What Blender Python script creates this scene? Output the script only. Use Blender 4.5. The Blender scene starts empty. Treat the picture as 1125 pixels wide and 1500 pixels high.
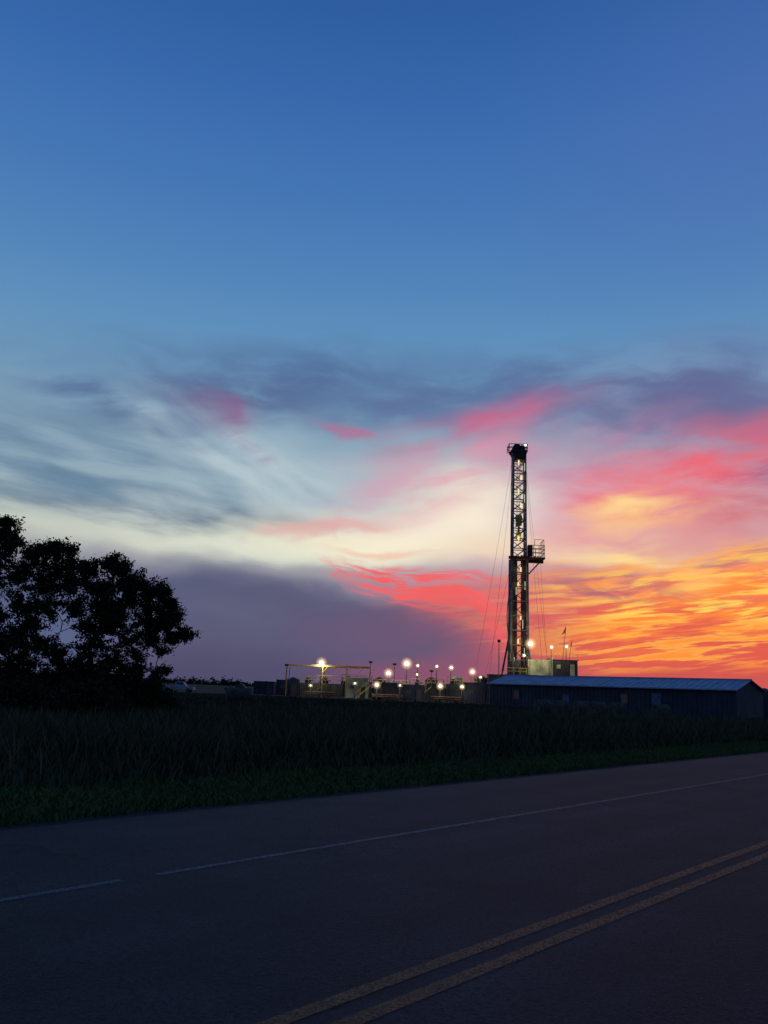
import bpy, math, random
import numpy as np
from mathutils import Vector, Matrix
random.seed(7); rng=np.random.default_rng(7)
scene=bpy.context.scene
scene.view_settings.view_transform='Standard'; scene.view_settings.look='None'
scene.view_settings.exposure=0; scene.view_settings.gamma=1

# ------------------------------------------------------------ camera
FP=1208.0; H=1.75
ROLL=math.radians(2.2); PITCH=math.atan(261*math.cos(ROLL)/FP)
R0=Vector((1,0,0)); F=Vector((0,math.cos(PITCH),math.sin(PITCH))); U0=Vector((0,-math.sin(PITCH),math.cos(PITCH)))
RT=R0*math.cos(ROLL)+U0*math.sin(ROLL); UP=U0*math.cos(ROLL)-R0*math.sin(ROLL)
cd=bpy.data.cameras.new('camera'); cam=bpy.data.objects.new('camera',cd); scene.collection.objects.link(cam)
M=Matrix((RT,UP,-F)).transposed().to_4x4(); M.translation=Vector((0,0,H)); cam.matrix_world=M
cd.sensor_fit='VERTICAL'; cd.sensor_height=36; cd.lens=FP/1500*36; cd.clip_start=.1; cd.clip_end=9000
scene.camera=cam
# surveying helpers: bearings measured from the photograph -> world positions
def bearing(x,y): return (F*FP+RT*(x-562.5)+UP*(750-y)).normalized()
def gnd(x,y,z=0):
    r=bearing(x,y); t=(z-H)/r.z; return Vector((r.x*t,r.y*t,z))
def at(x,y,D):
    r=bearing(x,y); t=D/r.y; return Vector((r.x*t,D,H+r.z*t))

# ------------------------------------------------------------ material helpers
def lin(c):
    out=[]
    for v in c[:3]:
        v=v/255; out.append(v/12.92 if v<=.04045 else ((v+.055)/1.055)**2.4)
    return (*out,1)
def mat(name,col,rough=.7,metal=0,var=.35,nscale=2.0,bump=0,bscale=20,island=0,spec=.4,col2=None,emit=None,estr=0):
    m=bpy.data.materials.new(name); m.use_nodes=True; nt=m.node_tree; b=nt.nodes['Principled BSDF']
    b.inputs['Roughness'].default_value=rough; b.inputs['Metallic'].default_value=metal
    b.inputs['Specular IOR Level'].default_value=spec
    tc=nt.nodes.new('ShaderNodeTexCoord')
    n=nt.nodes.new('ShaderNodeTexNoise'); n.inputs['Scale'].default_value=nscale; n.inputs['Detail'].default_value=5
    nt.links.new(tc.outputs['Object'],n.inputs['Vector'])
    cr=nt.nodes.new('ShaderNodeValToRGB')
    c2=col2 if col2 else tuple(c*(1+var) for c in col)
    c1=tuple(c*(1-var) for c in col) if not col2 else col
    cr.color_ramp.elements[0].color=(*c1,1); cr.color_ramp.elements[1].color=(*c2,1)
    cr.color_ramp.elements[0].position=.3; cr.color_ramp.elements[1].position=.7
    fac=n.outputs['Fac']
    if island:
        g=nt.nodes.new('ShaderNodeNewGeometry'); mm=nt.nodes.new('ShaderNodeMix'); mm.inputs[0].default_value=island
        nt.links.new(fac,mm.inputs[2]); nt.links.new(g.outputs['Random Per Island'],mm.inputs[3]); fac=mm.outputs[0]
    nt.links.new(fac,cr.inputs['Fac']); nt.links.new(cr.outputs['Color'],b.inputs['Base Color'])
    if bump:
        n2=nt.nodes.new('ShaderNodeTexNoise'); n2.inputs['Scale'].default_value=bscale; n2.inputs['Detail'].default_value=4
        nt.links.new(tc.outputs['Object'],n2.inputs['Vector'])
        bp=nt.nodes.new('ShaderNodeBump'); bp.inputs['Strength'].default_value=bump; bp.inputs['Distance'].default_value=.02
        nt.links.new(n2.outputs['Fac'],bp.inputs['Height']); nt.links.new(bp.outputs['Normal'],b.inputs['Normal'])
    if emit:
        b.inputs['Emission Color'].default_value=(*emit,1); b.inputs['Emission Strength'].default_value=estr
    return m

# ------------------------------------------------------------ mesh builder
class MB:
    def __init__(s): s.v=[]; s.f=[]
    def hexa(s,pts):
        b=len(s.v); s.v+= [tuple(p) for p in pts]
        s.f+=[(b,b+3,b+2,b+1),(b+4,b+5,b+6,b+7),(b,b+1,b+5,b+4),(b+1,b+2,b+6,b+5),(b+2,b+3,b+7,b+6),(b+3,b,b+4,b+7)]
    def box(s,c,d,rz=0):
        cx,cy,cz=c; x,y,z=d[0]/2,d[1]/2,d[2]/2; ca,sa=math.cos(rz),math.sin(rz)
        P=[]
        for dz in(-z,z):
            for dx,dy in((-x,-y),(x,-y),(x,y),(-x,y)):
                P.append((cx+dx*ca-dy*sa,cy+dx*sa+dy*ca,cz+dz))
        s.hexa(P)
    def beam(s,p,q,w,w2=None):
        p=Vector(p);q=Vector(q);d=(q-p)
        if d.length<1e-5:return
        d.normalize(); a=Vector((0,0,1)) if abs(d.z)<.9 else Vector((1,0,0))
        x=d.cross(a).normalized();y=d.cross(x); w2=w2 or w
        P=[p+x*a_*w/2+y*b_*w/2 for a_,b_ in((-1,-1),(1,-1),(1,1),(-1,1))]+[q+x*a_*w2/2+y*b_*w2/2 for a_,b_ in((-1,-1),(1,-1),(1,1),(-1,1))]
        s.hexa(P)
    def cyl(s,p,q,r,r2=None,n=8,cap=True):
        p=Vector(p);q=Vector(q);d=(q-p)
        if d.length<1e-5:return
        d.normalize(); a=Vector((0,0,1)) if abs(d.z)<.9 else Vector((1,0,0))
        x=d.cross(a).normalized();y=d.cross(x); r2=r if r2 is None else r2; b=len(s.v)
        for c,rr in((p,r),(q,r2)):
            for i in range(n):
                t=2*math.pi*i/n; s.v.append(tuple(c+x*math.cos(t)*rr+y*math.sin(t)*rr))
        for i in range(n): j=(i+1)%n; s.f.append((b+i,b+j,b+n+j,b+n+i))
        if cap: s.f.append(tuple(b+i for i in range(n))[::-1]); s.f.append(tuple(b+n+i for i in range(n)))
    def sphere(s,c,r,n=12,m=8,sq=(1,1,1)):
        b=len(s.v); c=Vector(c)
        for j in range(m+1):
            t=math.pi*j/m
            for i in range(n):
                u=2*math.pi*i/n; s.v.append((c.x+r*sq[0]*math.sin(t)*math.cos(u),c.y+r*sq[1]*math.sin(t)*math.sin(u),c.z+r*sq[2]*math.cos(t)))
        for j in range(m):
            for i in range(n):
                k=(i+1)%n; s.f.append((b+j*n+i,b+(j+1)*n+i,b+(j+1)*n+k,b+j*n+k))
    def quad(s,*p):
        b=len(s.v); s.v+=[tuple(x) for x in p]; s.f.append(tuple(range(b,b+len(p))))
    def build(s,name,m,parent=None,smooth=False):
        me=bpy.data.meshes.new(name); me.from_pydata(s.v,[],s.f); me.update()
        if smooth: me.polygons.foreach_set('use_smooth',[True]*len(me.polygons))
        o=bpy.data.objects.new(name,me); scene.collection.objects.link(o); o.data.materials.append(m)
        if parent: o.parent=parent
        return o
def empty(name):
    e=bpy.data.objects.new(name,None); e.empty_display_size=.5; scene.collection.objects.link(e); return e
def rail(mb,pts,h=1.1,w=.06,step=2.0,levels=2):
    for a,b in zip(pts[:-1],pts[1:]):
        a=Vector(a);b=Vector(b);L=(b-a).length;n=max(1,int(L/step))
        for i in range(n+1):
            p=a.lerp(b,i/n); mb.beam(p,p+Vector((0,0,h)),w)
        for l in range(1,levels+1):
            z=Vector((0,0,h*l/levels)); mb.beam(a+z,b+z,w)

# ------------------------------------------------------------ world / sky
w=bpy.data.worlds.new('World'); scene.world=w; w.use_nodes=True; nt=w.node_tree; N=nt.nodes; L=nt.links
w.cycles.sampling_method='NONE'
bg=N['Background']; out=N['World Output']
def nn(t,**k):
    n=N.new(t)
    for a,b in k.items(): setattr(n,a,b)
    return n
tc=nn('ShaderNodeTexCoord'); sep=nn('ShaderNodeSeparateXYZ'); L.new(tc.outputs['Generated'],sep.inputs[0])
def math_(op,a,b=None,c=None):
    n=nn('ShaderNodeMath',operation=op)
    for i,x in enumerate((a,b,c)):
        if x is None: continue
        if isinstance(x,(int,float)): n.inputs[i].default_value=x
        else: L.new(x,n.inputs[i])
    return n.outputs[0]
az=math_('MULTIPLY',math_('ARCTAN2',sep.outputs[0],sep.outputs[1]),1208)
el=math_('MULTIPLY',math_('ARCSINE',sep.outputs[2]),1208)
comb=nn('ShaderNodeCombineXYZ'); L.new(az,comb.inputs[0]); L.new(el,comb.inputs[1]); C=comb.outputs[0]
def mapping(vec,loc=(0,0,0),rot=0,sc=(1,1,1),typ='POINT'):
    n=nn('ShaderNodeMapping',vector_type=typ); n.inputs['Location'].default_value=loc; n.inputs['Rotation'].default_value=(0,0,rot); n.inputs['Scale'].default_value=sc
    L.new(vec,n.inputs['Vector']); return n.outputs[0]
def noise(vec,detail=4,rough=.55,dist=0,outp='Fac'):
    n=nn('ShaderNodeTexNoise',noise_dimensions='2D'); n.inputs['Scale'].default_value=1; n.inputs['Detail'].default_value=detail; n.inputs['Roughness'].default_value=rough; n.inputs['Distortion'].default_value=dist
    L.new(vec,n.inputs['Vector']); return n.outputs[outp]
def warp(vec,fx,fy,amp,seed=0,ay=1,det=3):
    c=noise(mapping(vec,(seed,seed*2.3,0),0,(1/fx,1/fy,1)),det,.5,0,'Color')
    s=nn('ShaderNodeVectorMath',operation='SUBTRACT'); L.new(c,s.inputs[0]); s.inputs[1].default_value=(.5,.5,.5)
    m=nn('ShaderNodeVectorMath',operation='MULTIPLY'); L.new(s.outputs[0],m.inputs[0]); m.inputs[1].default_value=(amp,amp*ay,0)
    a=nn('ShaderNodeVectorMath',operation='ADD'); L.new(vec,a.inputs[0]); L.new(m.outputs[0],a.inputs[1]); return a.outputs[0]
W1=warp(C,240,110,130,3.1,.5)
W2=warp(W1,70,24,60,9.7,.28,5)
WS_=warp(C,420,130,70,17.7,.5,2)        # gentle bend for the streak fields
def streak(vec,fx,fy,rot,seed,lo,hi,detail=4,rough=.55):
    n=noise(mapping(mapping(vec,(0,0,0),math.radians(rot)),(seed,seed*1.7,0),0,(1/fx,1/fy,1)),detail,rough,0)
    r=nn('ShaderNodeMapRange',interpolation_type='SMOOTHSTEP'); L.new(n,r.inputs[0]); r.inputs[1].default_value=lo; r.inputs[2].default_value=hi; return r.outputs[0]
S={
 'soft':streak(W1,240,62,2,2.2,.22,.66,5),
 'left':streak(WS_,230,36,6,5.3,.28,.73,5,.52),
 'left2':streak(WS_,200,48,28,15.3,.28,.76,4,.5),
 'wisp':streak(WS_,150,36,-10,8.1,.28,.70,5,.55),
 'right':streak(WS_,130,15,-7,11.9,.40,.62,4,.55),
 'right2':streak(WS_,95,9,-6,21.9,.45,.66,4,.55),
 'rim':streak(W1,80,14,14,31.9,.38,.64,5,.6),
}
def sky(x,y):
    r=bearing(x,y); return (math.atan2(r.x,r.y)*1208, math.asin(r.z)*1208)
def ramp(stops):
    mx=1900.0
    f=math_('DIVIDE',el,mx); n=nn('ShaderNodeValToRGB'); L.new(f,n.inputs[0]); e=n.color_ramp
    st=sorted([(max(0,sky(562,y)[1]/mx) if y is not None else 1.0,c) for y,c in stops])
    e.elements[0].position=st[0][0]; e.elements[0].color=lin(st[0][1]); e.elements[1].position=st[-1][0]; e.elements[1].color=lin(st[-1][1])
    for p,c in st[1:-1]:
        k=e.elements.new(p); k.color=lin(c)
    return n.outputs[0]
base=ramp([(None,(28,64,130)),(0,(45,92,158)),(150,(55,104,171)),(300,(69,118,180)),(420,(82,132,185)),(500,(94,143,187)),(580,(110,150,183)),(660,(132,161,182)),(740,(150,172,184)),(800,(190,196,186)),(860,(136,134,154)),(930,(104,100,132)),(1011,(84,80,112))])
back=ramp([(None,(28,64,130)),(0,(38,78,142)),(400,(58,94,148)),(700,(72,92,138)),(860,(70,80,124)),(1011,(52,58,92))])
aa=math_('ABSOLUTE',az); r=nn('ShaderNodeMapRange',interpolation_type='SMOOTHSTEP'); L.new(aa,r.inputs[0]); r.inputs[1].default_value=700; r.inputs[2].default_value=2000
def mix(a,b,f):
    n=nn('ShaderNodeMix',data_type='RGBA')
    if isinstance(f,(int,float)): n.inputs[0].default_value=f
    else: L.new(f,n.inputs[0])
    for i,x in((6,a),(7,b)):
        if isinstance(x,tuple): n.inputs[i].default_value=x
        else: L.new(x,n.inputs[i])
    return n.outputs[2]
cur=mix(base,back,r.outputs[0])
def blob(x,y,rx,ry,rot,col,a,st=None,edge=1.0,vec=None):
    """cloud body in azimuth/elevation; rot clockwise as seen"""
    global cur
    c=sky(x,y); v=mapping(vec or W1,(c[0],c[1],0),math.radians(-rot+2.2),(rx,ry,1),'TEXTURE')
    g=nn('ShaderNodeTexGradient',gradient_type='SPHERICAL'); L.new(v,g.inputs[0])
    m=nn('ShaderNodeMapRange',interpolation_type='SMOOTHSTEP'); L.new(g.outputs['Fac'],m.inputs[0]); m.inputs[1].default_value=0; m.inputs[2].default_value=edge; m.inputs[4].default_value=a
    f=m.outputs[0]
    if st: f=math_('MULTIPLY',f,S[st])
    cur=mix(cur,lin(col),f)
# warm veil to the right, pale veil centre
blob(1100,200,500,330,0,(80,110,176),.4)
blob(1000,650,480,180,0,(136,136,172),.7)
blob(900,770,460,170,0,(216,170,182),.9,None,.9)
blob(1050,830,380,130,0,(232,150,130),.8)
blob(640,730,300,110,-4,(205,196,200),.8)
blob(380,690,260,100,6,(172,194,204),.75)
# high grey-blue bank
blob(470,560,480,80,2,(80,108,152),.95,'soft')
blob(340,580,200,60,8,(82,94,138),.95,'soft')
blob(880,560,520,80,2,(82,102,150),.95,'soft')
blob(900,600,330,60,0,(100,104,146),.85,'soft')
blob(1090,610,280,100,5,(98,102,146),.85,'soft')
blob(180,595,260,60,12,(80,103,146),.95,'wisp')
blob(0,650,300,80,0,(104,134,164),.8,'left')
blob(600,595,320,60,0,(94,112,154),.85,'wisp')
blob(1050,645,260,50,-4,(114,100,144),.8,'wisp')
# left veils and grey streaks
blob(130,700,460,120,4,(100,130,156),1.0,'left')
blob(380,690,300,90,28,(196,212,216),.75,'left2')
blob(250,740,260,60,-6,(190,202,204),.45,'left2')
blob(200,765,420,40,2,(94,114,138),1.0,'left')
blob(320,762,280,18,4,(94,110,134),.85,'left',.8,W2)
# cream band low over the bank
blob(390,797,430,36,1,(216,220,204),1.0,None,.9,W2)
blob(570,785,280,48,0,(246,238,208),1.0,None,1.0,W2)
blob(660,755,190,80,-4,(248,234,212),.95)
blob(740,800,170,44,0,(240,214,186),.8)
blob(470,765,150,26,12,(206,206,204),.6,'left')
# pinks
blob(360,622,130,24,44,(152,92,134),.65,'wisp',1,W2)
blob(325,592,90,36,15,(128,94,140),.6)
blob(520,635,110,16,14,(180,108,146),.8,'wisp',.9,W2)
blob(430,690,110,18,48,(150,130,160),.6,'wisp',1,W2)
blob(700,635,230,70,-12,(190,116,150),.8,'wisp')
blob(740,612,150,46,-8,(204,98,134),.7,'soft')
blob(660,695,230,56,-20,(226,156,176),.8,'wisp')
blob(540,720,130,40,-30,(206,160,180),.6,'wisp')
blob(470,770,150,12,-6,(226,154,156),.6,None,.9,W2)
blob(560,797,120,10,4,(236,170,150),.5,None,.9,W2)
blob(860,670,230,70,-10,(196,136,168),.8,'wisp')
blob(990,705,280,80,-14,(238,104,120),1.0,'soft',.8,W2)
blob(1040,700,200,46,-12,(244,96,106),.85,'wisp',.8,W2)
blob(1120,745,160,46,-5,(206,74,100),.9,'soft')
blob(1110,695,140,26,-8,(124,90,134),.85,'wisp')
blob(830,730,170,60,-4,(224,190,200),.7,'left')
blob(940,750,150,36,-2,(253,200,130),.9,'wisp',.8,W2)
blob(930,742,100,18,2,(255,220,150),.8,None,1,W2)
blob(920,815,170,34,3,(252,216,140),.95,'wisp',.9,W2)
blob(915,815,80,16,3,(255,226,140),.8,None,1,W2)
blob(1070,790,170,34,-6,(206,160,176),.8,'wisp')
blob(850,800,150,40,0,(238,204,188),.7,'left')
blob(1090,815,170,26,-12,(150,98,124),.85,'wisp')
blob(870,850,190,36,3,(156,108,134),.85,'soft')
# red-orange low right
blob(960,950,520,125,0,(220,88,78),1.0,None,.6)
blob(1060,870,320,70,-8,(248,128,76),.9,'soft')
blob(980,885,400,85,-3,(253,138,62),1.0,'right',.5)
blob(1020,895,400,90,-4,(255,198,84),1.0,'right2',.4)
blob(1000,840,280,40,-10,(254,186,110),.9,'right')
blob(1050,925,280,60,-3,(255,212,96),1.0,'right2',.5)
blob(1000,950,350,50,0,(250,140,62),.95,'right2',.5)
blob(890,868,220,22,6,(146,92,118),.6,'rim')
blob(950,1000,480,30,0,(190,78,84),.85)
blob(740,900,170,70,0,(206,100,114),.8)
# lower left bank and its burning rim
blob(640,970,330,90,4,(156,86,114),.85)
blob(170,955,470,150,0,(83,90,122),1.0,None,.42,W2)
blob(420,965,330,135,6,(86,86,117),1.0,None,.48,W2)
blob(330,900,330,70,4,(94,97,126),.7,'soft')
blob(330,1000,460,70,0,(74,72,104),.7)
blob(620,856,190,36,14,(238,104,112),1.0,'rim',.5,W2)
blob(665,890,160,36,28,(242,98,98),1.0,'rim',.5,W2)
blob(690,905,90,14,42,(236,96,98),.9,None,.9,W2)
blob(560,930,200,60,4,(108,84,118),.7)
blob(620,985,220,34,2,(144,80,110),.7)
blob(60,930,260,110,0,(88,102,142),.6)
# below the horizon
hz=nn('ShaderNodeMapRange'); L.new(el,hz.inputs[0]); hz.inputs[1].default_value=-30; hz.inputs[2].default_value=-2
cur=mix((.004,.005,.008,1),cur,hz.outputs[0])
nish=nn('ShaderNodeTexSky',sky_type='NISHITA'); nish.sun_disc=False; nish.sun_elevation=math.radians(.5); nish.sun_rotation=math.radians(22)
L.new(cur,bg.inputs['Color']); bg.inputs['Strength'].default_value=1.0
bg2=nn('ShaderNodeBackground'); L.new(nish.outputs[0],bg2.inputs[0]); bg2.inputs[1].default_value=.003
ad=nn('ShaderNodeAddShader'); L.new(bg.outputs[0],ad.inputs[0]); L.new(bg2.outputs[0],ad.inputs[1]); L.new(ad.outputs[0],out.inputs[0])
# last trace of sun, far right, on the horizon
sl=bpy.data.lights.new('sun','SUN'); sl.energy=.02; sl.angle=math.radians(8); sl.color=(1,.5,.3)
so=bpy.data.objects.new('sun',sl); scene.collection.objects.link(so)
so.rotation_euler=Vector((-math.sin(math.radians(22)),-math.cos(math.radians(22)),-.03)).to_track_quat('-Z','Y').to_euler()

# ------------------------------------------------------------ ground
g=MB(); ys=[-200,-20,0,20,50,100,200,400,900,2500,7000]; xs=[-6000,-1500,-300,-60,0,60,300,1500,6000]
for y in ys:
    for x in xs: g.v.append((x,y,0))
n=len(xs)
for j in range(len(ys)-1):
    for i in range(n-1): g.f.append((j*n+i,j*n+i+1,(j+1)*n+i+1,(j+1)*n+i))
g.build('ground',mat('pasture',(.022,.026,.012),.95,var=.4,nscale=.05,bump=.6,bscale=3,col2=(.05,.048,.026),spec=.1))

# ------------------------------------------------------------ road
pY1=gnd(415,1498); pY2=gnd(1125,1236); d=(pY2-pY1).normalized(); nrm=Vector((-d.y,d.x,0))   # nrm -> far side
def off(p): return (p-pY1).dot(nrm)
oW=off(gnd(600,1222)); oE=off(gnd(560,1152)); oV=off(gnd(400,1137))
def P(s,o,z): q=pY1+d*s+nrm*o; return (q.x,q.y,z)
def asphalt():
    m=bpy.data.materials.new('asphalt'); m.use_nodes=True; t=m.node_tree; b=t.nodes['Principled BSDF']
    b.inputs['Roughness'].default_value=.78; b.inputs['Specular IOR Level'].default_value=.2
    tc=t.nodes.new('ShaderNodeTexCoord')
    def nz(s,dt,sc=None,rg_=.5):
        n=t.nodes.new('ShaderNodeTexNoise'); n.inputs['Scale'].default_value=s; n.inputs['Detail'].default_value=dt; n.inputs['Roughness'].default_value=rg_
        if sc:
            mp=t.nodes.new('ShaderNodeMapping'); mp.inputs['Rotation'].default_value=(0,0,-math.atan2(d.y,d.x)); mp2=t.nodes.new('ShaderNodeMapping'); mp2.inputs['Scale'].default_value=sc
            t.links.new(tc.outputs['Object'],mp.inputs[0]); t.links.new(mp.outputs[0],mp2.inputs[0]); t.links.new(mp2.outputs[0],n.inputs[0])
        else: t.links.new(tc.outputs['Object'],n.inputs[0])
        return n.outputs['Fac']
    a=nz(1,5,(.08,.9,1)); bfine=nz(110,3,None,.7); c=nz(.7,6); bmid=nz(28,4,None,.7)
    def mx(x,y,f):
        k=t.nodes.new('ShaderNodeMix'); k.data_type='RGBA'; k.inputs[0].default_value=1
        for i,v in((6,x),(7,y)):
            if isinstance(v,tuple): k.inputs[i].default_value=v
            else: t.links.new(v,k.inputs[i])
        t.links.new(f,k.inputs[0]); return k.outputs[2]
    def rg(v,lo,hi):
        k=t.nodes.new('ShaderNodeMapRange'); t.links.new(v,k.inputs[0]); k.inputs[1].default_value=lo;k.inputs[2].default_value=hi; return k.outputs[0]
    col=mx((.017,.017,.021,1),(.044,.041,.044,1),rg(a,.35,.65))
    col=mx(col,(.013,.013,.016,1),rg(c,.45,.75))
    col=mx(col,(.006,.006,.008,1),rg(bmid,.48,.66))
    col=mx(col,(.17,.16,.16,1),rg(bfine,.57,.78))
    vo=t.nodes.new('ShaderNodeTexVoronoi'); vo.feature='DISTANCE_TO_EDGE'; vo.inputs['Scale'].default_value=.16
    wv=t.nodes.new('ShaderNodeTexNoise'); wv.inputs['Scale'].default_value=1.1; wv.inputs['Detail'].default_value=6
    t.links.new(tc.outputs['Object'],wv.inputs[0]); ad=t.nodes.new('ShaderNodeVectorMath'); ad.operation='MULTIPLY_ADD'; t.links.new(wv.outputs['Color'],ad.inputs[0]); ad.inputs[1].default_value=(2.0,2.0,0); t.links.new(tc.outputs['Object'],ad.inputs[2])
    t.links.new(ad.outputs[0],vo.inputs['Vector'])
    dark=mx(col,(.010,.010,.012,1),rg(c,.30,.6))
    col=mx(dark,col,rg(vo.outputs['Distance'],.001,.0035))
    t.links.new(col,b.inputs['Base Color'])
    bp=t.nodes.new('ShaderNodeBump'); bp.inputs['Strength'].default_value=1; bp.inputs['Distance'].default_value=.015; t.links.new(bmid,bp.inputs['Height']); t.links.new(bp.outputs[0],b.inputs['Normal'])
    return m
rd=MB()
for s0 in range(-160,400,20): rd.quad(P(s0,-4.2,.012),P(s0+20,-4.2,.012),P(s0+20,oE-.6,.012),P(s0,oE-.6,.012))
rd.build('road',asphalt())
sh=MB(); rr=random.Random(3)
edge=[oE+.25*math.sin(i*.7)+.15*math.sin(i*2.3)+rr.uniform(-.1,.1) for i in range(1130)]
for i in range(1120):
    s0=-160+i*.5; sh.quad(P(s0,oE-.9,.006),P(s0+.5,oE-.9,.006),P(s0+.5,edge[i+1],.006),P(s0,edge[i],.006))
sh.build('gravel_shoulder',mat('gravel',(.020,.019,.019),.95,var=.5,nscale=25,bump=1,bscale=60,spec=.2))
def paint(name,col,wear):
    m=mat(name,col,.65,var=.25,nscale=3,spec=.3); t=m.node_tree; b=t.nodes['Principled BSDF']; o=t.nodes['Material Output']
    tc=t.nodes.new('ShaderNodeTexCoord'); n=t.nodes.new('ShaderNodeTexNoise'); n.inputs['Scale'].default_value=45; n.inputs['Detail'].default_value=8; n.inputs['Roughness'].default_value=.8
    t.links.new(tc.outputs['Object'],n.inputs[0]); k=t.nodes.new('ShaderNodeMapRange'); t.links.new(n.outputs['Fac'],k.inputs[0]); k.inputs[1].default_value=wear-.16; k.inputs[2].default_value=wear+.16
    tr=t.nodes.new('ShaderNodeBsdfTransparent'); ms=t.nodes.new('ShaderNodeMixShader'); t.links.new(k.outputs[0],ms.inputs[0]); t.links.new(b.outputs[0],ms.inputs[1]); t.links.new(tr.outputs[0],ms.inputs[2]); t.links.new(ms.outputs[0],o.inputs[0]); return m
mw=paint('worn_white_paint',(.10,.11,.12),.57); my=paint('worn_yellow_paint',(.27,.088,.024),.56)
yl=empty('center_line_marking')
for nm,o in(('line_far',0),('line_near',-.27)):
    q=MB()
    for s0 in range(-160,400,8): q.quad(P(s0,o-.06,.016),P(s0+8,o-.06,.016),P(s0+8,o+.06,.016),P(s0,o+.06,.016))
    q.build(nm,my,yl)
q=MB()
sa=(gnd(190,1296)-pY1).dot(d); sb=(gnd(240,1287)-pY1).dot(d)
for a,b_ in [(-160,sa),(sb,400)]:
    n_=int((b_-a)/6)+1
    for i in range(n_):
        u=a+(b_-a)*i/n_; v=a+(b_-a)*(i+1)/n_; q.quad(P(u,oW-.045,.016),P(v,oW-.045,.016),P(v,oW+.045,.016),P(u,oW+.045,.016))
q.build('edge_line_marking',mw)

# ------------------------------------------------------------ grass masses
def blades(name,pos,hgt,wid,lean,m):
    n=len(pos); a=rng.uniform(0,2*np.pi,n); dx=np.cos(a);dy=np.sin(a); b=rng.uniform(0,2*np.pi,n)
    lx=np.cos(b)*lean*hgt; ly=np.sin(b)*lean*hgt; x,y=pos[:,0],pos[:,1]
    V=np.zeros((n,5,3))
    V[:,0]=np.c_[x-dx*wid/2,y-dy*wid/2,0*x]; V[:,1]=np.c_[x+dx*wid/2,y+dy*wid/2,0*x]
    V[:,2]=np.c_[x+dx*wid*.4+lx*.35,y+dy*wid*.4+ly*.35,hgt*.6]; V[:,3]=np.c_[x-dx*wid*.4+lx*.35,y-dy*wid*.4+ly*.35,hgt*.6]
    V[:,4]=np.c_[x+lx,y+ly,hgt]
    me=bpy.data.meshes.new(name); i=np.arange(n)*5
    me.vertices.add(n*5); me.vertices.foreach_set('co',V.reshape(-1))
    loops=np.c_[i,i+1,i+2,i+3,i+3,i+2,i+4].reshape(-1); me.loops.add(len(loops)); me.loops.foreach_set('vertex_index',loops)
    st=np.c_[np.arange(n)*7,np.arange(n)*7+4].reshape(-1); me.polygons.add(2*n); me.polygons.foreach_set('loop_start',st)
    me.update(calc_edges=True); me.validate()
    o=bpy.data.objects.new(name,me); scene.collection.objects.link(o); me.materials.append(m); return o
def fromSO(s,o): return np.c_[pY1.x+d.x*s+nrm.x*o,pY1.y+d.y*s+nrm.y*o]
n=110000; s=rng.uniform(-14,60,n); o=oE-.35+rng.beta(1,1.2,n)*(oV-oE+1.0)
pos=fromSO(s,o); blades('verge_grass',pos,rng.uniform(.03,.12,n),.024,.9,mat('verge_blades',(.034,.062,.012),.85,island=.5,nscale=.5,col2=(.115,.150,.034),spec=.15))
def patch(p,f,ph): return np.sin(p[:,0]*f+ph)*np.sin(p[:,1]*f*1.3+ph*2)+.6*np.sin(p[:,0]*f*2.7+p[:,1]*f*1.9+ph)
n=220000; s=rng.uniform(-60,75,n); o=oV+rng.beta(1,1.7,n)*28
pos=fromSO(s,o); az_=np.degrees(np.arctan2(pos[:,0],pos[:,1])); k=(np.abs(az_)<38)&(pos[:,1]>4)&(pos[:,1]<60)
pos=pos[k]; o=o[k]; n=len(pos); h=.60+.11*patch(pos,.35,1)+rng.normal(0,.09,n); h*=np.clip(.40+(o-oV)/4.0,.30,1.0); h=np.clip(h,.10,1.0)
blades('tall_grass',pos,h,.028,.45,mat('tall_grass_blades',(.022,.028,.011),.95,island=.6,nscale=.25,col2=(.135,.125,.062),spec=.05))
n=10000; s=rng.uniform(-60,75,n); o=oV+1+rng.uniform(0,1,n)*26; pos=fromSO(s,o); az_=np.degrees(np.arctan2(pos[:,0],pos[:,1])); pos=pos[(np.abs(az_)<38)&(pos[:,1]>6)]
blades('weed_stalks',pos,rng.uniform(.6,1.0,len(pos)),.04,.25,mat('weed_stalks',(.06,.055,.03),.95,island=.6,col2=(.18,.15,.085),spec=.05))
n=90000; D=rng.uniform(40,135,n); a=rng.uniform(-.62,.62,n); pos=np.c_[D*np.tan(a),D]
blades('pasture_grass',pos,rng.uniform(.12,.40,n),.09,.8,mat('pasture_blades',(.032,.034,.018),.95,island=.4,nscale=.1,col2=(.10,.088,.05),spec=.05))

# ------------------------------------------------------------ trees
leafm=mat('leaves',(.012,.020,.008),.85,island=.6,nscale=.8,col2=(.050,.065,.024),spec=.08)
barkm=mat('bark',(.030,.025,.020),.95,var=.4,nscale=6,bump=1,bscale=12,spec=.1)
def leaves(name,cent,size,m,parent):
    n=len(cent); a=rng.normal(size=(n,3)); a/=np.linalg.norm(a,axis=1)[:,None]; b=rng.normal(size=(n,3)); b-=a*(a*b).sum(1)[:,None]; b/=np.linalg.norm(b,axis=1)[:,None]
    s=(size*rng.uniform(.6,1.3,n))[:,None]
    V=np.stack([cent-a*s,cent+b*s*.42,cent+a*s,cent-b*s*.42],1).reshape(-1,3)
    me=bpy.data.meshes.new(name); me.vertices.add(4*n); me.vertices.foreach_set('co',V.reshape(-1)); me.loops.add(4*n); me.loops.foreach_set('vertex_index',np.arange(4*n)); me.polygons.add(n); me.polygons.foreach_set('loop_start',np.arange(n)*4)
    me.update(calc_edges=True); o=bpy.data.objects.new(name,me); scene.collection.objects.link(o); me.materials.append(m); o.parent=parent; return o
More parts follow.
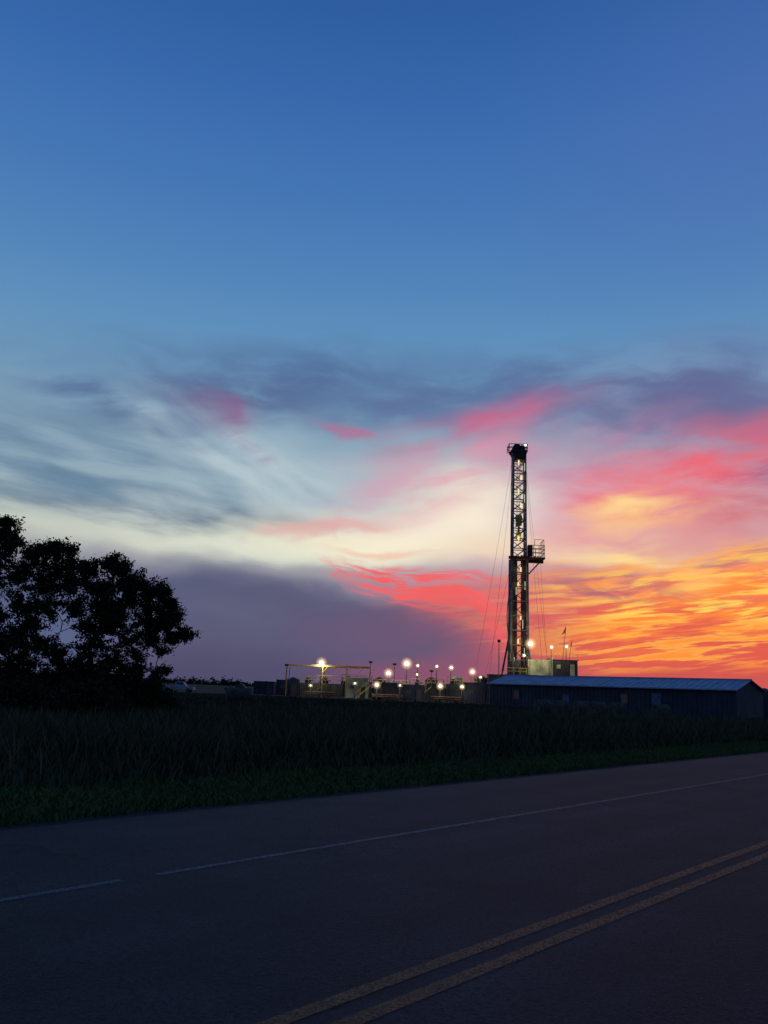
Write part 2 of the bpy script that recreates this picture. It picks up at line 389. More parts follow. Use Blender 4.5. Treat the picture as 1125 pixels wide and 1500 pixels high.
def tree(name,base,clumps,D,trunk_r=.28,dens=1.0,fork=1.2,lean=(0,0)):
    e=empty(name); wood=MB(); rr=random.Random(len(clumps)*13)
    nodes=[(Vector(base),trunk_r)]
    p=Vector(base)
    for i in range(4):
        p2=p+Vector((lean[0]/4+rr.uniform(-.05,.05),lean[1]/4+rr.uniform(-.05,.05),fork/4)); r0=nodes[-1][1]; wood.cyl(p,p2,r0,r0*.93,9,False); p=p2; nodes.append((p,r0*.93))
    fork_start=len(nodes)-2
    cl=[]
    for c in clumps:
        x,y,rp=c[:3]; dn=c[3] if len(c)>3 else 1
        q=at(x,y,D+rr.uniform(-1.6,1.6)); cl.append((q,rp*D/1208,dn))
    cl.sort(key=lambda c:(c[0]-p).length)
    LV=[]
    for q,R,dn in cl:
        best=None
        for i,(nd,rad) in enumerate(nodes[fork_start:]):
            dist=(q-nd).length; c=dist+ (1.5*max(0,nd.z-q.z+.2)) + (.25 if rad<.03 else 0) 
            if best is None or c<best[0]: best=(c,i+fork_start)
        nd,rad=nodes[best[1]]; L_=(q-nd).length; steps=max(3,int(L_/.35)); r1=max(.024,min(rad*.75,.05+L_*.035)); pp=nd; rp0=r1
        side=Vector((rr.uniform(-1,1),rr.uniform(-1,1),rr.uniform(.1,1)))*L_*.13
        for i in range(1,steps+1):
            t=i/steps; c=nd.lerp(q,t)+side*math.sin(math.pi*t)+Vector((rr.uniform(-1,1),rr.uniform(-1,1),rr.uniform(-1,1)))*.04
            r2=r1*(1-.65*t); wood.cyl(pp,c,rp0,r2,6,False); pp=c; rp0=r2; nodes.append((c,r2))
        nt_=int(15*(.5+dn))
        for k_ in range(nt_):
            v=Vector((rr.gauss(0,1),rr.gauss(0,1),rr.gauss(.2,.9))).normalized()*R*rr.choice((.7,.9,1.1,1.3,1.75))
            tip=q+v; st=q+v*.1; wood.cyl(st,st.lerp(tip,.6)+Vector((0,0,.05)),.014,.009,4,False); wood.cyl(st.lerp(tip,.6)+Vector((0,0,.05)),tip,.010,.006,4,False)
            m_=int(54*dn*dens*rr.uniform(.3,1.5)); t=rng.uniform(.3,1.08,m_)[:,None]
            LV.append(np.array(st)+(np.array(tip)-np.array(st))*t+rng.normal(0,1,(m_,3))*np.array([.095,.095,.085]))
    wood.build('trunk_and_limbs',barkm,e,True); leaves('foliage',np.concatenate(LV),.078,leafm,e)
gb=lambda x,D: Vector((at(x,1040,D).x,D,0))
tree('elm_tree',gb(-15,34),[(8,770,13),(18,790,17),(-14,785,24),(4,815,22),(-30,825,28),(24,845,12,.7),(-12,860,20),(-40,900,28),(-3,905,13,.8),(-20,945,26),(8,945,18),(12,985,24),(-30,1000,28),(20,1015,22),(-40,960,28)],34,.3,1.4,1.5)
tree('elm_tree',gb(62,36),[(48,812,14),(72,804,15),(97,808,15),(40,838,20),(74,834,22),(108,832,20),(134,834,14),(55,864,22),(92,862,22),(124,858,20),(148,866,15),(33,888,15),(72,888,17,.9),(112,892,14,.8),(150,893,17),(44,920,17),(22,935,20),(62,945,15,.8),(128,920,15,.8),(80,965,19,.9),(38,972,24),(100,980,20),(60,1003,24),(20,1010,24),(95,1012,24),(125,985,22),(135,1012,22)],36,.3,1.4,1.3,(.2,0))
tree('elm_tree',gb(150,37),[(162,826,10),(178,836,14),(168,858,19),(198,858,14),(216,863,11),(236,868,10),(190,880,20),(222,885,18),(247,886,12),(252,906,11),(160,890,20),(175,912,21),(210,910,20),(238,915,14),(150,925,20),(190,940,19),(222,940,12,.8),(252,936,11,.8),(270,930,10,.8),(136,950,22),(165,965,22),(200,962,13,.5),(238,955,7,.4),(130,985,24),(160,995,24),(195,985,14,.7),(225,990,10,.5),(240,984,6,.4),(190,1010,22),(215,1010,15,.8)],37,.3,1.4,1.0,(.5,0))
def shrub(x,y,D,rp):
    e=empty('shrub'); wood=MB(); LV=[]; b=gb(x,D); rr=random.Random(x)
    top=at(x,y,D); R=rp*D/1208
    for k_ in range(34):
        tip=Vector((b.x+rr.gauss(0,.5)*R,b.y+rr.gauss(0,.4)*R,rr.uniform(.25,1)*top.z)); wood.cyl(b,b.lerp(tip,.5)+Vector((0,0,.15)),.03,.02,5,False); wood.cyl(b.lerp(tip,.5)+Vector((0,0,.15)),tip,.02,.008,5,False)
        m_=230; LV.append(np.array(tip)+rng.normal(0,1,(m_,3))*np.array([.3,.3,.25]))
    c=np.concatenate(LV); c=c[c[:,2]>.02]; wood.build('stems',barkm,e); leaves('foliage',c,.085,leafm,e)
for a_ in [(5,995,35,50),(70,995,37,60),(130,998,36,55),(180,1004,38,45),(222,1020,37,26),(30,1010,33,50),(110,1012,34,50)]: shrub(*a_)
dt=[]
for i in range(900):
    x=rng.uniform(-900,900); D=rng.uniform(1000,1300); R=rng.uniform(2,5); hh=rng.uniform(2.5,6)*(1+.5*math.sin(x*.02))
    dt.append(np.c_[x+rng.normal(0,R,26),D+rng.normal(0,R,26),np.abs(rng.normal(hh*.5,hh*.35,26))])
leaves('distant_trees',np.concatenate(dt),2.2,mat('distant_foliage',(.02,.026,.018),.9,island=.5,spec=.1),None)

# ------------------------------------------------------------ shared rig materials
steel=mat('grey_painted_steel',(.15,.155,.15),.55,.2,var=.5,nscale=1.2)
dsteel=mat('dark_steel',(.04,.044,.048),.6,.4,var=.4,nscale=1)
cream=mat('cream_windwall',(.36,.38,.25),.7,0,var=.45,nscale=.8)
dblue=mat('dark_blue_paint',(.022,.032,.06),.6,0,var=.4,nscale=.7)
dgrey=mat('dark_grey_paint',(.040,.043,.05),.65,0,var=.4,nscale=.7)
yel=mat('yellow_safety_paint',(.42,.33,.07),.5,0,var=.3,nscale=2)
whitep=mat('dusty_white_paint',(.34,.34,.32),.6,0,var=.3,nscale=1)
rust=mat('rusty_pipe',(.09,.055,.04),.7,.3,var=.4,nscale=2)
orange=mat('flag_cloth',(.40,.06,.03),.8,0,var=.2)
def emis(name,col,s):
    m=bpy.data.materials.new(name); m.use_nodes=True; t=m.node_tree; t.nodes.remove(t.nodes['Principled BSDF']); e=t.nodes.new('ShaderNodeEmission'); e.inputs[0].default_value=(*col,1); e.inputs[1].default_value=s
    t.links.new(e.outputs[0],t.nodes['Material Output'].inputs[0]); return m
bulbm=emis('lamp_lens',(1,.90,.60),8); tube=emis('fluorescent_tube',(1,.80,.30),1.1); tubeg=emis('pale_tube',(.75,.9,.6),.7)
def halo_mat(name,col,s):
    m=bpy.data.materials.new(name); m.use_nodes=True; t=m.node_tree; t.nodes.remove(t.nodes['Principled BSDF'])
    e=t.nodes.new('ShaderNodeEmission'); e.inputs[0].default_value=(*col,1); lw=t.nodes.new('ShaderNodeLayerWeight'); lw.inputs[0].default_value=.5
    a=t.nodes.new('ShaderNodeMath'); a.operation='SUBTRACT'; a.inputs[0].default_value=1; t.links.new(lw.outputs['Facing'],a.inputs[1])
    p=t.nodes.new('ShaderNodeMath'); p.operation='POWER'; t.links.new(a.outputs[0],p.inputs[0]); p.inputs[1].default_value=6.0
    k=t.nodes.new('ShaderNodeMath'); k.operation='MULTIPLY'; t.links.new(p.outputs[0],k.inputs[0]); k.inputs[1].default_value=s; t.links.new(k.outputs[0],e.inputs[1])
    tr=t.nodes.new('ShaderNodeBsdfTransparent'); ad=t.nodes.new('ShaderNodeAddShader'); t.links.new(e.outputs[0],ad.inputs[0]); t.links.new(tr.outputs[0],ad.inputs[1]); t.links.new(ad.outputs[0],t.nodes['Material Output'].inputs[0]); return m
halom=halo_mat('painted_lamp_glow',(1,.68,.32),.6)  # painted lamp bloom: see-through emission fading towards the rim
def lamp(parent,p,r,power,col=(1,.82,.50),halo=True):
    r*=1.05
    b=MB(); b.sphere(p,r,12,8,(1,.8,.8)); b.build('lamp_lens',bulbm,parent,True)
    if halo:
        b=MB(); b.sphere(p,r*3.4,24,16); b.build('glow_halo',halom,parent,True)  # sphere added around the lens only to imitate its glow
    l=bpy.data.lights.new('lamp_light','POINT'); l.energy=power; l.color=col; l.shadow_soft_size=.3
    lo=bpy.data.objects.new('lamp_light',l); scene.collection.objects.link(lo); lo.location=Vector(p)+Vector((0,-r-.35,-.1)); lo.parent=parent
def pole_lamp(x,y,D,rpx,power):
    e=empty('floodlight_pole'); p=at(x,y,D); m_=MB(); m_.cyl((p.x,p.y+.5,0),(p.x,p.y+.5,p.z+.3),.11,.07,8); m_.beam((p.x-.5,p.y+.4,p.z+.25),(p.x+.5,p.y+.4,p.z+.25),.1); m_.box((p.x,p.y+.35,p.z),(.7,.25,.5)); m_.build('pole',dsteel,e)
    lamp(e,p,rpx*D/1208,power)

# ------------------------------------------------------------ drilling rig
DR=150; X0=at(759,1010,DR).x; zt=at(759,664,DR).z; zb=at(759,819,DR).z; zf=5.3
rig=empty('drilling_rig')
def wid(z):
    if z<zb: return 3.1-.25*(z-zf)/(zb-zf)
    return 2.45-.25*(z-zb)/(zt-zb)
ms=MB(); thin=MB()
def corners(z,f=1):
    w_=wid(z)/2; dd=w_*.85; return [Vector((X0+a*w_,DR+b*dd,z)) for a,b in((-1,-1),(1,-1),(1,1),(-1,1))]
def section(z0,z1,nb,leg,br):
    zs=[z0+(z1-z0)*i/nb for i in range(nb+1)]
    for i in range(nb):
        A=corners(zs[i]+.001);B=corners(zs[i+1]-.001)
        for k_ in range(4):
            j=(k_+1)%4; ms.beam(A[k_],B[k_],leg); thin.beam(A[k_],A[j],br)
            if k_!=0 or z0>20:
                thin.beam(A[k_],B[j],br*.8); 
                if k_!=0: thin.beam(A[j],B[k_],br*.8)
section(zf,zb,8,.36,.17); section(zb,zt,11,.28,.15)
ms.build('mast_legs',steel,rig); thin.build('mast_bracing',steel,rig)
rp=MB()
for i in range(9):
    for j in range(3): rp.cyl((X0-1.0+i*.17+(0.7 if i>4 else 0),DR-.2+j*.25,zf),(X0-.95+i*.17+(0.6 if i>4 else 0),DR-.1+j*.25,zb+.5+.4*random.random()),.055,None,6)
rp.build('racked_drill_pipe',rust,rig)
ld=MB(); lx=X0+wid(20)/2+.35
for sx in(0,.4): ld.beam((lx+sx-.4,DR+.6,zf),(lx+sx-.8,DR+.6,zt),.07)
zz=zf
while zz<zt: t=(zz-zf)/(zt-zf); ld.beam((lx-.4-.4*t,DR+.6,zz),(lx-.4*t,DR+.6,zz),.05); zz+=.6
ld.cyl((X0-wid(15)/2-.25,DR-.6,zf),(X0-wid(40)/2-.25,DR-.6,zb+8),.1)
prev_=None
for i in range(25):
    t=i/24; q_=Vector((X0-1.3-1.0*math.sin(math.pi*t),DR-1.6,15.5+9*(t-.5)*1.6)); 
    if prev_: ld.cyl(prev_,q_,.08,None,6,False)
    prev_=q_
ld.build('ladder_and_standpipe',dsteel,rig)
tb=MB(); zk=at(759,762,DR).z
for dx in(-.35,-.15,.15,.35): tb.cyl((X0+dx,DR,zk+1.2),(X0+dx,DR,zt),.035,None,5)
tb.build('drilling_line',dsteel,rig)
tb=MB(); tb.box((X0,DR,zk),(1.0,.8,2.0)); tb.cyl((X0,DR-.45,zk+.4),(X0,DR+.45,zk+.4),.62,None,14); tb.cyl((X0,DR,zk-2.4),(X0,DR,zk-1),.2); tb.box((X0,DR,zk-3),(.8,.9,1.4)); tb.build('travelling_block',yel,rig)
cr=MB(); cr.box((X0-.1,DR,zt+.15),(3.1,2.8,.25)); cr.box((X0,DR,zt+.75),(1.5,1.2,.9)); cr.cyl((X0-.5,DR-.9,zt+.9),(X0-.5,DR+.9,zt+.9),.75,None,14); cr.cyl((X0+.5,DR-.9,zt+.75),(X0+.5,DR+.9,zt+.75),.6,None,14)
cr.hexa([(X0-.9,DR-.9,zt-1.5),(X0+.9,DR-.9,zt-1.5),(X0+.9,DR+.9,zt-1.5),(X0-.9,DR+.9,zt-1.5),(X0-1.5,DR-1.3,zt),(X0+1.4,DR-1.3,zt),(X0+1.4,DR+1.3,zt),(X0-1.5,DR+1.3,zt)])
rail(cr,[(X0-2.0,DR-1.3,zt+.25),(X0+1.4,DR-1.3,zt+.25),(X0+1.4,DR+1.3,zt+.25),(X0-2.0,DR+1.3,zt+.25),(X0-2.0,DR-1.3,zt+.25)],1.2,.1,1.1)
cr.beam((X0-2.0,DR,zt+.1),(X0-1.0,DR,zt+.1),.3); cr.beam((X0+1.1,DR,zt+.3),(X0+1.2,DR,zt+1.6),.1)
cr.build('crown_block',dsteel,rig)
lamp(rig,(X0+1.2,DR-.2,zt+1.6),.18,40,(.8,.9,1),False)
rb=MB(); x1=X0+4.6
rb.box((X0+1.9,DR-.3,zb),(5.2,3.6,.3)); rb.box((X0+2.9,DR-.3,zb-.45),(3.2,.3,.5)); rb.beam((X0+1.4,DR-1,zb-3.2),(X0+4.2,DR-1,zb-.1),.16); rb.beam((X0+1.4,DR+1,zb-3.2),(X0+4.2,DR+1,zb-.1),.16)
rail(rb,[(X0+1.4,DR-2.0,zb+.15),(x1-.2,DR-2.0,zb+.15),(x1-.2,DR+1.4,zb+.15),(X0+1.4,DR+1.4,zb+.15)],2.2,.09,.9,3)
rail(rb,[(X0+2.6,DR-2.0,zb+2.3),(x1-.3,DR-2.0,zb+2.3),(x1-.3,DR+1.4,zb+2.3)],1.1,.07,.9,1)
rb.box((X0+2.1,DR,zb+1.6),(.9,.7,2.0)); rb.box((X0-.1,DR-1.5,zb),(3.9,.4,.55))
for i in range(5): rb.beam((X0+1.6+i*.55,DR-1.9,zb+.3),(X0+1.6+i*.55,DR+1.3,zb+.3),.1)
rb.build('racking_board',rust,rig)
tm=MB()
for i,yy in enumerate([680,702,722,742,790,836,858,905,940]):
    z=at(759,yy,DR).z; sx=(-.45,.45)[i%2]
    tm.box((X0+sx*.5,DR-1.2,z),(.24,.12,.9))
    l=bpy.data.lights.new('mast_light','POINT'); l.energy=36; l.color=(1,.82,.42); l.shadow_soft_size=.3; lo=bpy.data.objects.new('mast_light',l); scene.collection.objects.link(lo); lo.location=(X0+sx*.2,DR-.7,z); lo.parent=rig
tm.build('mast_tubes',tube,rig)
tm=MB()
for z_,sx in((zt-3,.9),(zt-9,.9),(zt-14.5,-.9),(zb-5,1),(zb-6,-.6),(zb-12,.6),(zf+4,.9),(zf+2.3,-.9)): tm.box((X0+sx,DR-1.15,z_),(.1,.1,1.5))
tm.build('mast_pale_tubes',tubeg,rig)
sb=MB()
sb.box((X0+3.6,DR,zf-.35),(12.6,8,.7))
for x_ in(-2.4,.6,3.6,6.6,9.6):
    for y_ in(-3.7,3.7):
        sb.beam((X0+x_,DR+y_,.0),(X0+x_,DR+y_,zf-.7),.35)
        if x_<9: sb.beam((X0+x_,DR+y_,.3),(X0+x_+3,DR+y_,zf-.8),.2)
sb.box((X0+3.6,DR,.2),(12.6,8.4,.4))
sb.beam((X0-1.5,DR-1.4,zf),(X0-1.2,DR-1.2,zf+4),.45); sb.beam((X0+2.3,DR-2.2,zf),(X0+.9,DR-1,zf+8),.3); sb.beam((X0-2.6,DR+2.2,zf),(X0-1.3,DR+1,zf+8),.3)
sb.box((X0-1,DR-1.5,zf+1.2),(1.0,1.2,2.4)); sb.box((X0+.2,DR-2.5,zf+.6),(1.4,1,1.2))
sb.build('substructure',dsteel,rig)
ww=MB(); ww.box((X0+3.3,DR-3.4,zf+1.35),(4.3,.15,2.7)); ww.box((X0+5.4,DR-1.5,zf+1.6),(.15,4,3.2)); ww.box((X0+2.6,DR+3.4,zf+1.3),(4.5,.15,2.6))
for i in range(7): ww.box((X0+1.25+i*.7,DR-3.5,zf+1.35),(.07,.06,2.7))
ww.box((X0+2.2,DR-3.8,zf-.9),(2.2,.1,.9))
ww.build('windwall',cream,rig)
dh=MB(); dh.box((X0+7.7,DR-1.6,zf+1.35),(4.3,3.6,2.7)); dh.box((X0+7.7,DR-1.6,zf+2.78),(4.5,3.8,.14)); 
for i in range(9): dh.box((X0+5.65+i*.51,DR-3.44,zf+1.35),(.08,.08,2.5))
dh.build('doghouse',dgrey,rig)
dw=MB(); dw.box((X0+6.5,DR-3.5,zf+1.6),(.7,.06,.7)); dw.box((X0+8.9,DR-3.5,zf+1.1),(.8,.05,1.9)); dw.build('doghouse_openings',cream,rig)
rl=MB(); rail(rl,[(X0-2.6,DR-3.9,zf),(X0+.8,DR-3.9,zf)],1.1,.08,1.1); rail(rl,[(X0+5.6,DR-3.3,zf+2.9),(X0+9.9,DR-3.3,zf+2.9)],1.0,.05,1.4)
for i in range(14): rl.box((X0-3+-i*.33,DR-3.2,zf-.15-i*.37),(.34,1,.06))
rl.beam((X0-2.8,DR-3.7,zf+.9),(X0-7.4,DR-3.7,.9),.07); rl.beam((X0-2.8,DR-3.7,zf),(X0-7.4,DR-3.7,0),.2)
rl.build('stairs_and_handrail',yel,rig)
gw=MB()
def wire(a,b,r=.018,sag=.6):
    a=Vector(a);b=Vector(b);pr=a
    for i in range(1,9):
        t=i/8; q_=a.lerp(b,t)-Vector((0,0,sag*4*t*(1-t))); gw.cyl(pr,q_,r,None,4,False); pr=q_
def foot(x,D): p=at(x,1010,D); return Vector((p.x,p.y,0.02))
wire((X0-1.2,DR,zt-1),foot(688,DR-8)); wire((X0-1.2,DR-1,zt-2),foot(712,DR-16)); wire((X0-1.2,DR,zb),foot(700,DR-10)); wire((X0+1.2,DR,zt-1),foot(809,DR+10)); wire((X0+1.2,DR,zt-2),foot(800,DR-14)); wire((X0+4,DR,zb),foot(806,DR))
gw.build('guy_wires',dsteel,rig)
for x_,y_,r_,pw in((777,943,2.9,600),(808,948,1.3,200),(830,947,1.2,200),(768,960,1.0,150)):
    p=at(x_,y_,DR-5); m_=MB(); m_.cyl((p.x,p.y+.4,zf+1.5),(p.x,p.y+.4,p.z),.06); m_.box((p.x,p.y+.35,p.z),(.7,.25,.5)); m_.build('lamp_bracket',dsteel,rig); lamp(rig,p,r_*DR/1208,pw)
def flag(x,y,D,s=1):
    e=empty('flag_on_pole'); p=at(x,y,D); a=MB(); a.cyl((p.x-.7,p.y,zf+2),(p.x,p.y,p.z),.045,None,6); a.build('pole',dsteel,e)
    b=MB(); b.quad((p.x,p.y,p.z),(p.x-.06,p.y,p.z-.9*s),(p.x-.65*s,p.y+.1,p.z-1.15*s),(p.x-.35*s,p.y-.1,p.z-.75*s)); b.build('cloth',orange,e)
flag(829,917,DR-4,1.4); flag(838,938,DR-4,1.0)
fp=empty('signal_pole'); p=at(731,938,DR-10); a=MB(); a.cyl((p.x,p.y,0),(p.x,p.y,p.z),.09,.06); a.box((p.x,p.y,p.z-.1),(.5,.3,.45)); a.build('pole',dsteel,fp)

# ------------------------------------------------------------ yard equipment
def container(x0,x1,ytop,D,m,name='equipment_container',door=True):
    e=empty(name); a=at(x0,ytop,D); b=at(x1,ytop,D); L_=b.x-a.x; h=max(1.5,a.z); cx=(a.x+b.x)/2; M_=MB(); M_.box((cx,D+1.2,h/2+.15),(L_,2.4,h-.3)); 
    n_=int(L_/.45)
    for i in range(n_+1): M_.box((a.x+.05+i*(L_-.1)/max(1,n_),D-.03,h/2+.15),(.1,.07,h-.45))
    M_.box((cx,D+1.2,h+.03),(L_+.1,2.5,.1)); M_.build('shell',m,e)
    k_=MB(); k_.box((cx,D+1.2,.08),(L_,2,.14)); k_.build('skid',dsteel,e)
    if door: k_=MB(); k_.box((cx+L_*.25,D-.1,1.15),(.85,.05,1.9)); k_.box((cx-L_*.2,D-.1,h*.6),(.9,.05,.6)); k_.build('door_and_vent',dgrey,e)
    return e
def mud_tank(x0,x1,ytop,D,m,railm=yel):
    e=empty('mud_tank'); a=at(x0,ytop,D); b=at(x1,ytop,D); L_=b.x-a.x; h=max(1.2,a.z-1.1); cx=(a.x+b.x)/2
    M_=MB(); M_.box((cx,D+1.4,h/2+.2),(L_,2.8,h-.4)); 
    for i in range(int(L_/1.2)+1): M_.box((a.x+.1+i*1.2,D-.04,h/2),(.14,.1,h-.3))
    M_.build('tank_body',m,e)
    r_=MB(); rail(r_,[(a.x,D,h),(b.x,D,h),(b.x,D+2.8,h)],1.1,.08,1.3); r_.build('handrail',railm,e)
    g_=MB()
    for i in range(max(1,int(L_/3))):
        x=a.x+1.2+i*3; g_.cyl((x,D+1.4,h),(x,D+1.4,h+.9),.3,None,10); g_.box((x,D+1.4,h+.2),(.9,.7,.35)); g_.cyl((x-.5,D+.6,h+.5),(x+.9,D+.6,h+.5),.12,None,8)
    g_.build('agitators_and_pipes',m,e); return e
def silo(x,ytop,D,r,m):
    e=empty('storage_tank'); p=at(x,ytop,D); M_=MB(); M_.cyl((p.x,D,.1),(p.x,D,p.z-.4),r,None,20); M_.cyl((p.x,D,p.z-.4),(p.x,D,p.z),r,.15,20); M_.build('shell',m,e,False); k_=MB()
    for sx in(-.2,.2): k_.beam((p.x+sx,D-r-.15,0),(p.x+sx,D-r-.15,p.z),.06)
    zz=.3
    while zz<p.z: k_.beam((p.x-.2,D-r-.15,zz),(p.x+.2,D-r-.15,zz),.04); zz+=.35
    k_.build('ladder',dsteel,e)
container(372,402,998,138,dblue); container(405,438,996,140,dblue)
mud_tank(440,502,990,141,dgrey); mud_tank(500,545,988,146,dgrey)
container(508,540,993,139,cream,'tool_shed'); mud_tank(548,600,995,142,dblue); container(560,584,1000,138,dgrey)
mud_tank(602,650,994,144,dgrey); container(590,622,1003,136,dblue); container(625,652,1002,137,dgrey); mud_tank(655,700,992,143,dgrey); container(680,716,1000,135,dblue)
silo(556,992,147,1.1,dgrey); silo(668,990,148,1.2,whitep); silo(632,992,150,1.1,dgrey); silo(705,990,150,1.2,dgrey); silo(430,992,150,1.2,dblue)
container(716,745,988,146,dgrey)
cf=empty('pipe_canopy'); a=MB(); Dc=139
pl=at(421,975,Dc); pr_=at(542,981,Dc); zc=(pl.z+pr_.z)/2+.1
for i in range(8):
    x=pl.x+(pr_.x-pl.x)*i/7
    if i in(0,3,5,7):
        for y_ in(0,4): a.beam((x,Dc+y_,0),(x,Dc+y_,zc),.11)
    a.beam((x,Dc,zc),(x,Dc+4,zc),.10)
    if i>2: a.beam((x,Dc,zc-.9),(x+.8,Dc,zc),.06)
for y_ in(0,4): a.beam((pl.x,Dc+y_,zc+.12),(pr_.x,Dc+y_,zc+.12),.16)
a.beam((pl.x+5,Dc,zc-1.4),(pr_.x,Dc,zc-1.4),.08)
a.build('frame',yel,cf); a=MB()
for i in range(3,8): 
    x=pl.x+(pr_.x-pl.x)*(i-.5)/7; a.box((x,Dc+2,zc+.28),((pr_.x-pl.x)/7-.05,4.4,.06))
a.build('roof_sheets',cream,cf)
for x in(452,520,607,690):
    st_=empty('access_stairs'); a=MB(); p=at(x,1010,137)
    for i in range(9): a.box((p.x+i*.3,137,.2+i*.28),(.3,.9,.05))
    for y_ in(-.45,.45): a.beam((p.x,137+y_,.1),(p.x+2.7,137+y_,2.6),.14); a.beam((p.x,137+y_,1.1),(p.x+2.7,137+y_,3.6),.07)
    for i in range(4): a.beam((p.x+i*.9,136.55,.1+i*.84),(p.x+i*.9,136.55,1.1+i*.84),.06)
    a.build('stair',yel,st_)
for x0,x1,D in((545,590,134),(632,676,133),(445,490,134)):
    pk=empty('pipe_rack'); a=MB(); A=at(x0,1010,D).x;B=at(x1,1010,D).x
    for i in range(12): a.cyl((A,D+i%6*.3,.75+.26*(i//6)),(B,D+i%6*.3,.75+.26*(i//6)),.12,None,8)
    for x in(A+.8,B-.8): a.beam((x,D-.3,.6),(x,D+2,.6),.2); a.beam((x,D,0),(x,D,.6),.2); a.beam((x,D+1.6,0),(x,D+1.6,.6),.2)
    a.build('pipes',rust,pk)
for x,y,D,r_,pw in((471,971,139,2.9,600),(596,972,142,3.0,500),(569,986,140,2.5,250),(612,975,146,1.1,100),(640,976,150,1.1,100),(661,978,146,1.6,160),(692,984,140,2.2,250),(552,1003,133,2.1,150),(645,1005,133,2.1,150),(677,1006,133,1.6,150),(611,988,139,.9,60),(520,1001,133,.8,100),(704,992,140,1.0,80),(455,1004,133,.7,80),(586,1004,133,.8,60)): pole_lamp(x,y,D,r_,pw)
for x,y in((543,970),(578,973),(420,974),(632,983)):
    e=empty('utility_post'); p=at(x,y,138); a=MB(); a.cyl((p.x,138,0),(p.x,138,p.z),.07,.05); a.box((p.x,138,p.z),(.6,.3,.3)); a.build('post',dsteel,e)

# ------------------------------------------------------------ long metal shed
shed=empty('long_metal_shed')
A=at(718,1000,122); B=at(1078,1012,97); ze=3.35; zr=4.5
dv=Vector((B.x-A.x,B.y-A.y,0)); LS=dv.length; dv.normalize(); nv=Vector((-dv.y,dv.x,0)); WS=8.0
o0=Vector((A.x,A.y,0))
def S_(u,v,z): return o0+dv*u+nv*v+Vector((0,0,z))
def sbox(mb,u0,u1,v0,v1,z0,z1): mb.hexa([S_(u0,v0,z0),S_(u1,v0,z0),S_(u1,v1,z0),S_(u0,v1,z0),S_(u0,v0,z1),S_(u1,v0,z1),S_(u1,v1,z1),S_(u0,v1,z1)])
wm=mat('shed_wall_metal',(.052,.048,.058),.65,0,var=.35,nscale=.6); rm=mat('galvanised_roof',(.27,.32,.38),.55,.0,var=.3,nscale=.8,spec=.5)
a=MB(); a.quad(S_(0,0,0),S_(LS,0,0),S_(LS,0,ze),S_(0,0,ze)); a.quad(S_(LS,0,0),S_(LS,WS,0),S_(LS,WS,ze),S_(LS,WS/2,zr-.02),S_(LS,0,ze)); a.quad(S_(0,WS,0),S_(0,0,0),S_(0,0,ze),S_(0,WS/2,zr-.02),S_(0,WS,ze)); a.quad(S_(LS,WS,0),S_(0,WS,0),S_(0,WS,ze),S_(LS,WS,ze))
i=0.0
while i<LS-.1: sbox(a,i+.02,i+.07,-.035,-.002,.05,ze-.1); i+=.6
a.build('walls',wm,shed)
a=MB()
for v0,v1,z0,z1 in((-.35,WS/2,ze-.08,zr),(WS+.35,WS/2,ze-.08,zr)):
    a.hexa([S_(-.3,v0,z0),S_(LS+.35,v0,z0),S_(LS+.35,v1,z1),S_(-.3,v1,z1),S_(-.3,v0,z0+.06),S_(LS+.35,v0,z0+.06),S_(LS+.35,v1,z1+.06),S_(-.3,v1,z1+.06)])
i=-.2
while i<LS+.3:
    a.beam(S_(i,-.34,ze-.01),S_(i,WS/2,zr+.075),.05); i+=.9
a.beam(S_(-.3,WS/2,zr+.1),S_(LS+.35,WS/2,zr+.1),.16)
a.build('roof',rm,shed)
a=MB(); a.beam(S_(-.3,-.43,ze-.1),S_(LS+.35,-.43,ze-.1),.11); a.build('gutter',mat('gutter_metal',(.34,.38,.43),.5,0,var=.2),shed)
a=MB(); g_=MB(); dr=MB()
for u in(4.2,20.8): sbox(g_,u,u+.9,-.05,-.041,1.3,2.4); sbox(a,u-.08,u+.98,-.075,-.052,2.4,2.5); sbox(a,u-.08,u+.98,-.075,-.052,1.2,1.3); sbox(a,u-.08,u,-.075,-.052,1.3,2.4); sbox(a,u+.9,u+.98,-.075,-.052,1.3,2.4)
sbox(dr,25.0,26.2,-.07,-.041,.05,2.6); sbox(dr,12.2,13.2,-.07,-.041,.05,2.1)
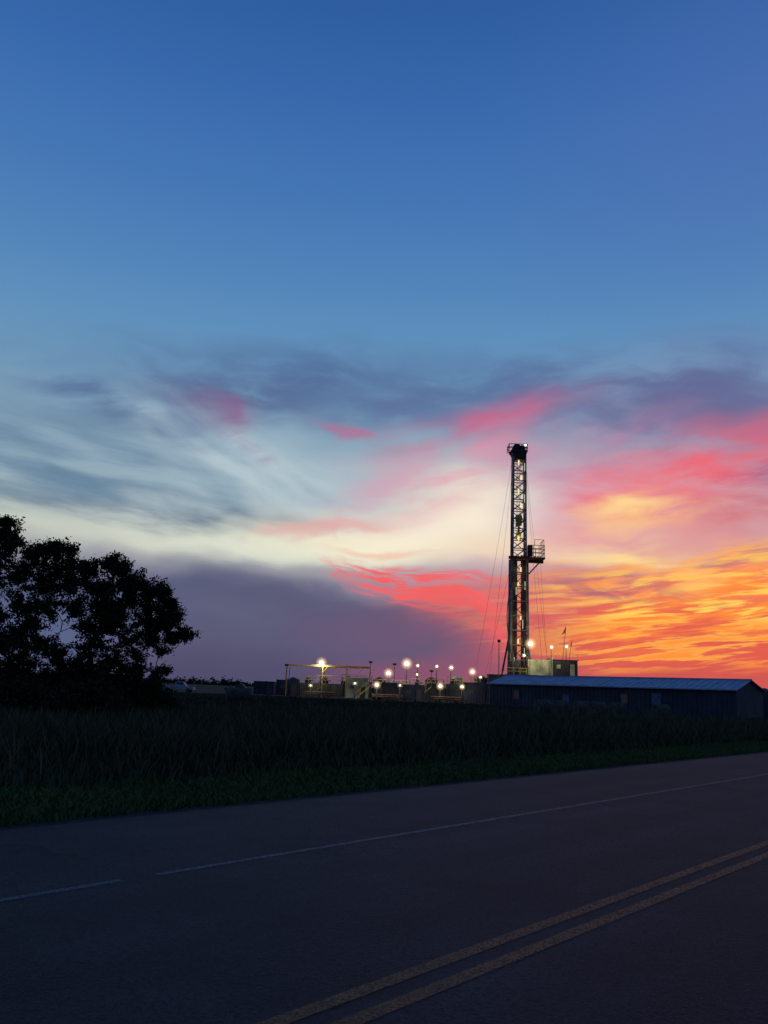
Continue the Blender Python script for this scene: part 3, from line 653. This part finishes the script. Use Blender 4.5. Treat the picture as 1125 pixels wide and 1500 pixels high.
a.build('window_frames',mat('frame_metal',(.07,.075,.085),.5,0),shed); g_.build('window_panes',mat('window_glass',(.10,.08,.08),.3,0,var=.2,emit=(1,.5,.4),estr=.008),shed); dr.build('doors',mat('door_paint',(.10,.15,.22),.5,0),shed)
tt=empty('water_tank'); a=MB(); p=at(1120,1016,108); a.cyl((p.x,108,0),(p.x,108,p.z+.3),1.0,None,16); a.cyl((p.x,108,p.z+.3),(p.x,108,p.z+.7),1.0,.1,16); a.build('shell',dgrey,tt)
hm=mat('hay',(.10,.085,.06),.95,0,var=.4,nscale=3,bump=1,bscale=15,spec=.1)
for x,D in((795,78),(822,76),(852,80),(876,77),(905,82),(340,85),(356,88),(968,79)):
    b=MB(); px=at(x,1030,D).x; b.cyl((px-.6,D-.1,.72),(px+.6,D+.3,.72),.72,None,22); 
    for t in(-.3,0,.3): b.cyl((px+t-.02,D+t*.33+.1,.72),(px+t+.02,D+t*.33+.11,.72),.74,None,22)
    b.build('hay_bale',hm)
def pickup(x,D,m):
    e=empty('parked_pickup_truck'); px=at(x,1015,D).x; b=MB()
    b.hexa([(px-2.7,D-.95,.55),(px+2.7,D-.95,.55),(px+2.7,D+.95,.55),(px-2.7,D+.95,.55),(px-2.7,D-.95,1.15),(px+2.65,D-.95,1.05),(px+2.65,D+.95,1.05),(px-2.7,D+.95,1.15)])
    b.hexa([(px-.7,D-.9,1.12),(px+1.4,D-.9,1.1),(px+1.4,D+.9,1.1),(px-.7,D+.9,1.12),(px-.5,D-.75,1.85),(px+.75,D-.75,1.85),(px+.75,D+.75,1.85),(px-.5,D+.75,1.85)]); b.build('body',m,e)
    b=MB()
    for dx in(-1.7,1.75):
        for y_ in(-.97,.75): b.cyl((px+dx,D+y_,.4),(px+dx,D+y_+.22,.4),.4,None,16)
    b.build('wheels',dsteel,e); b=MB(); b.quad((px-.4,D-.86,1.25),(px+1.15,D-.86,1.25),(px+.7,D-.8,1.75),(px-.35,D-.8,1.75)); b.build('windows',dgrey,e)
pickup(262,150,whitep); pickup(350,165,dgrey)
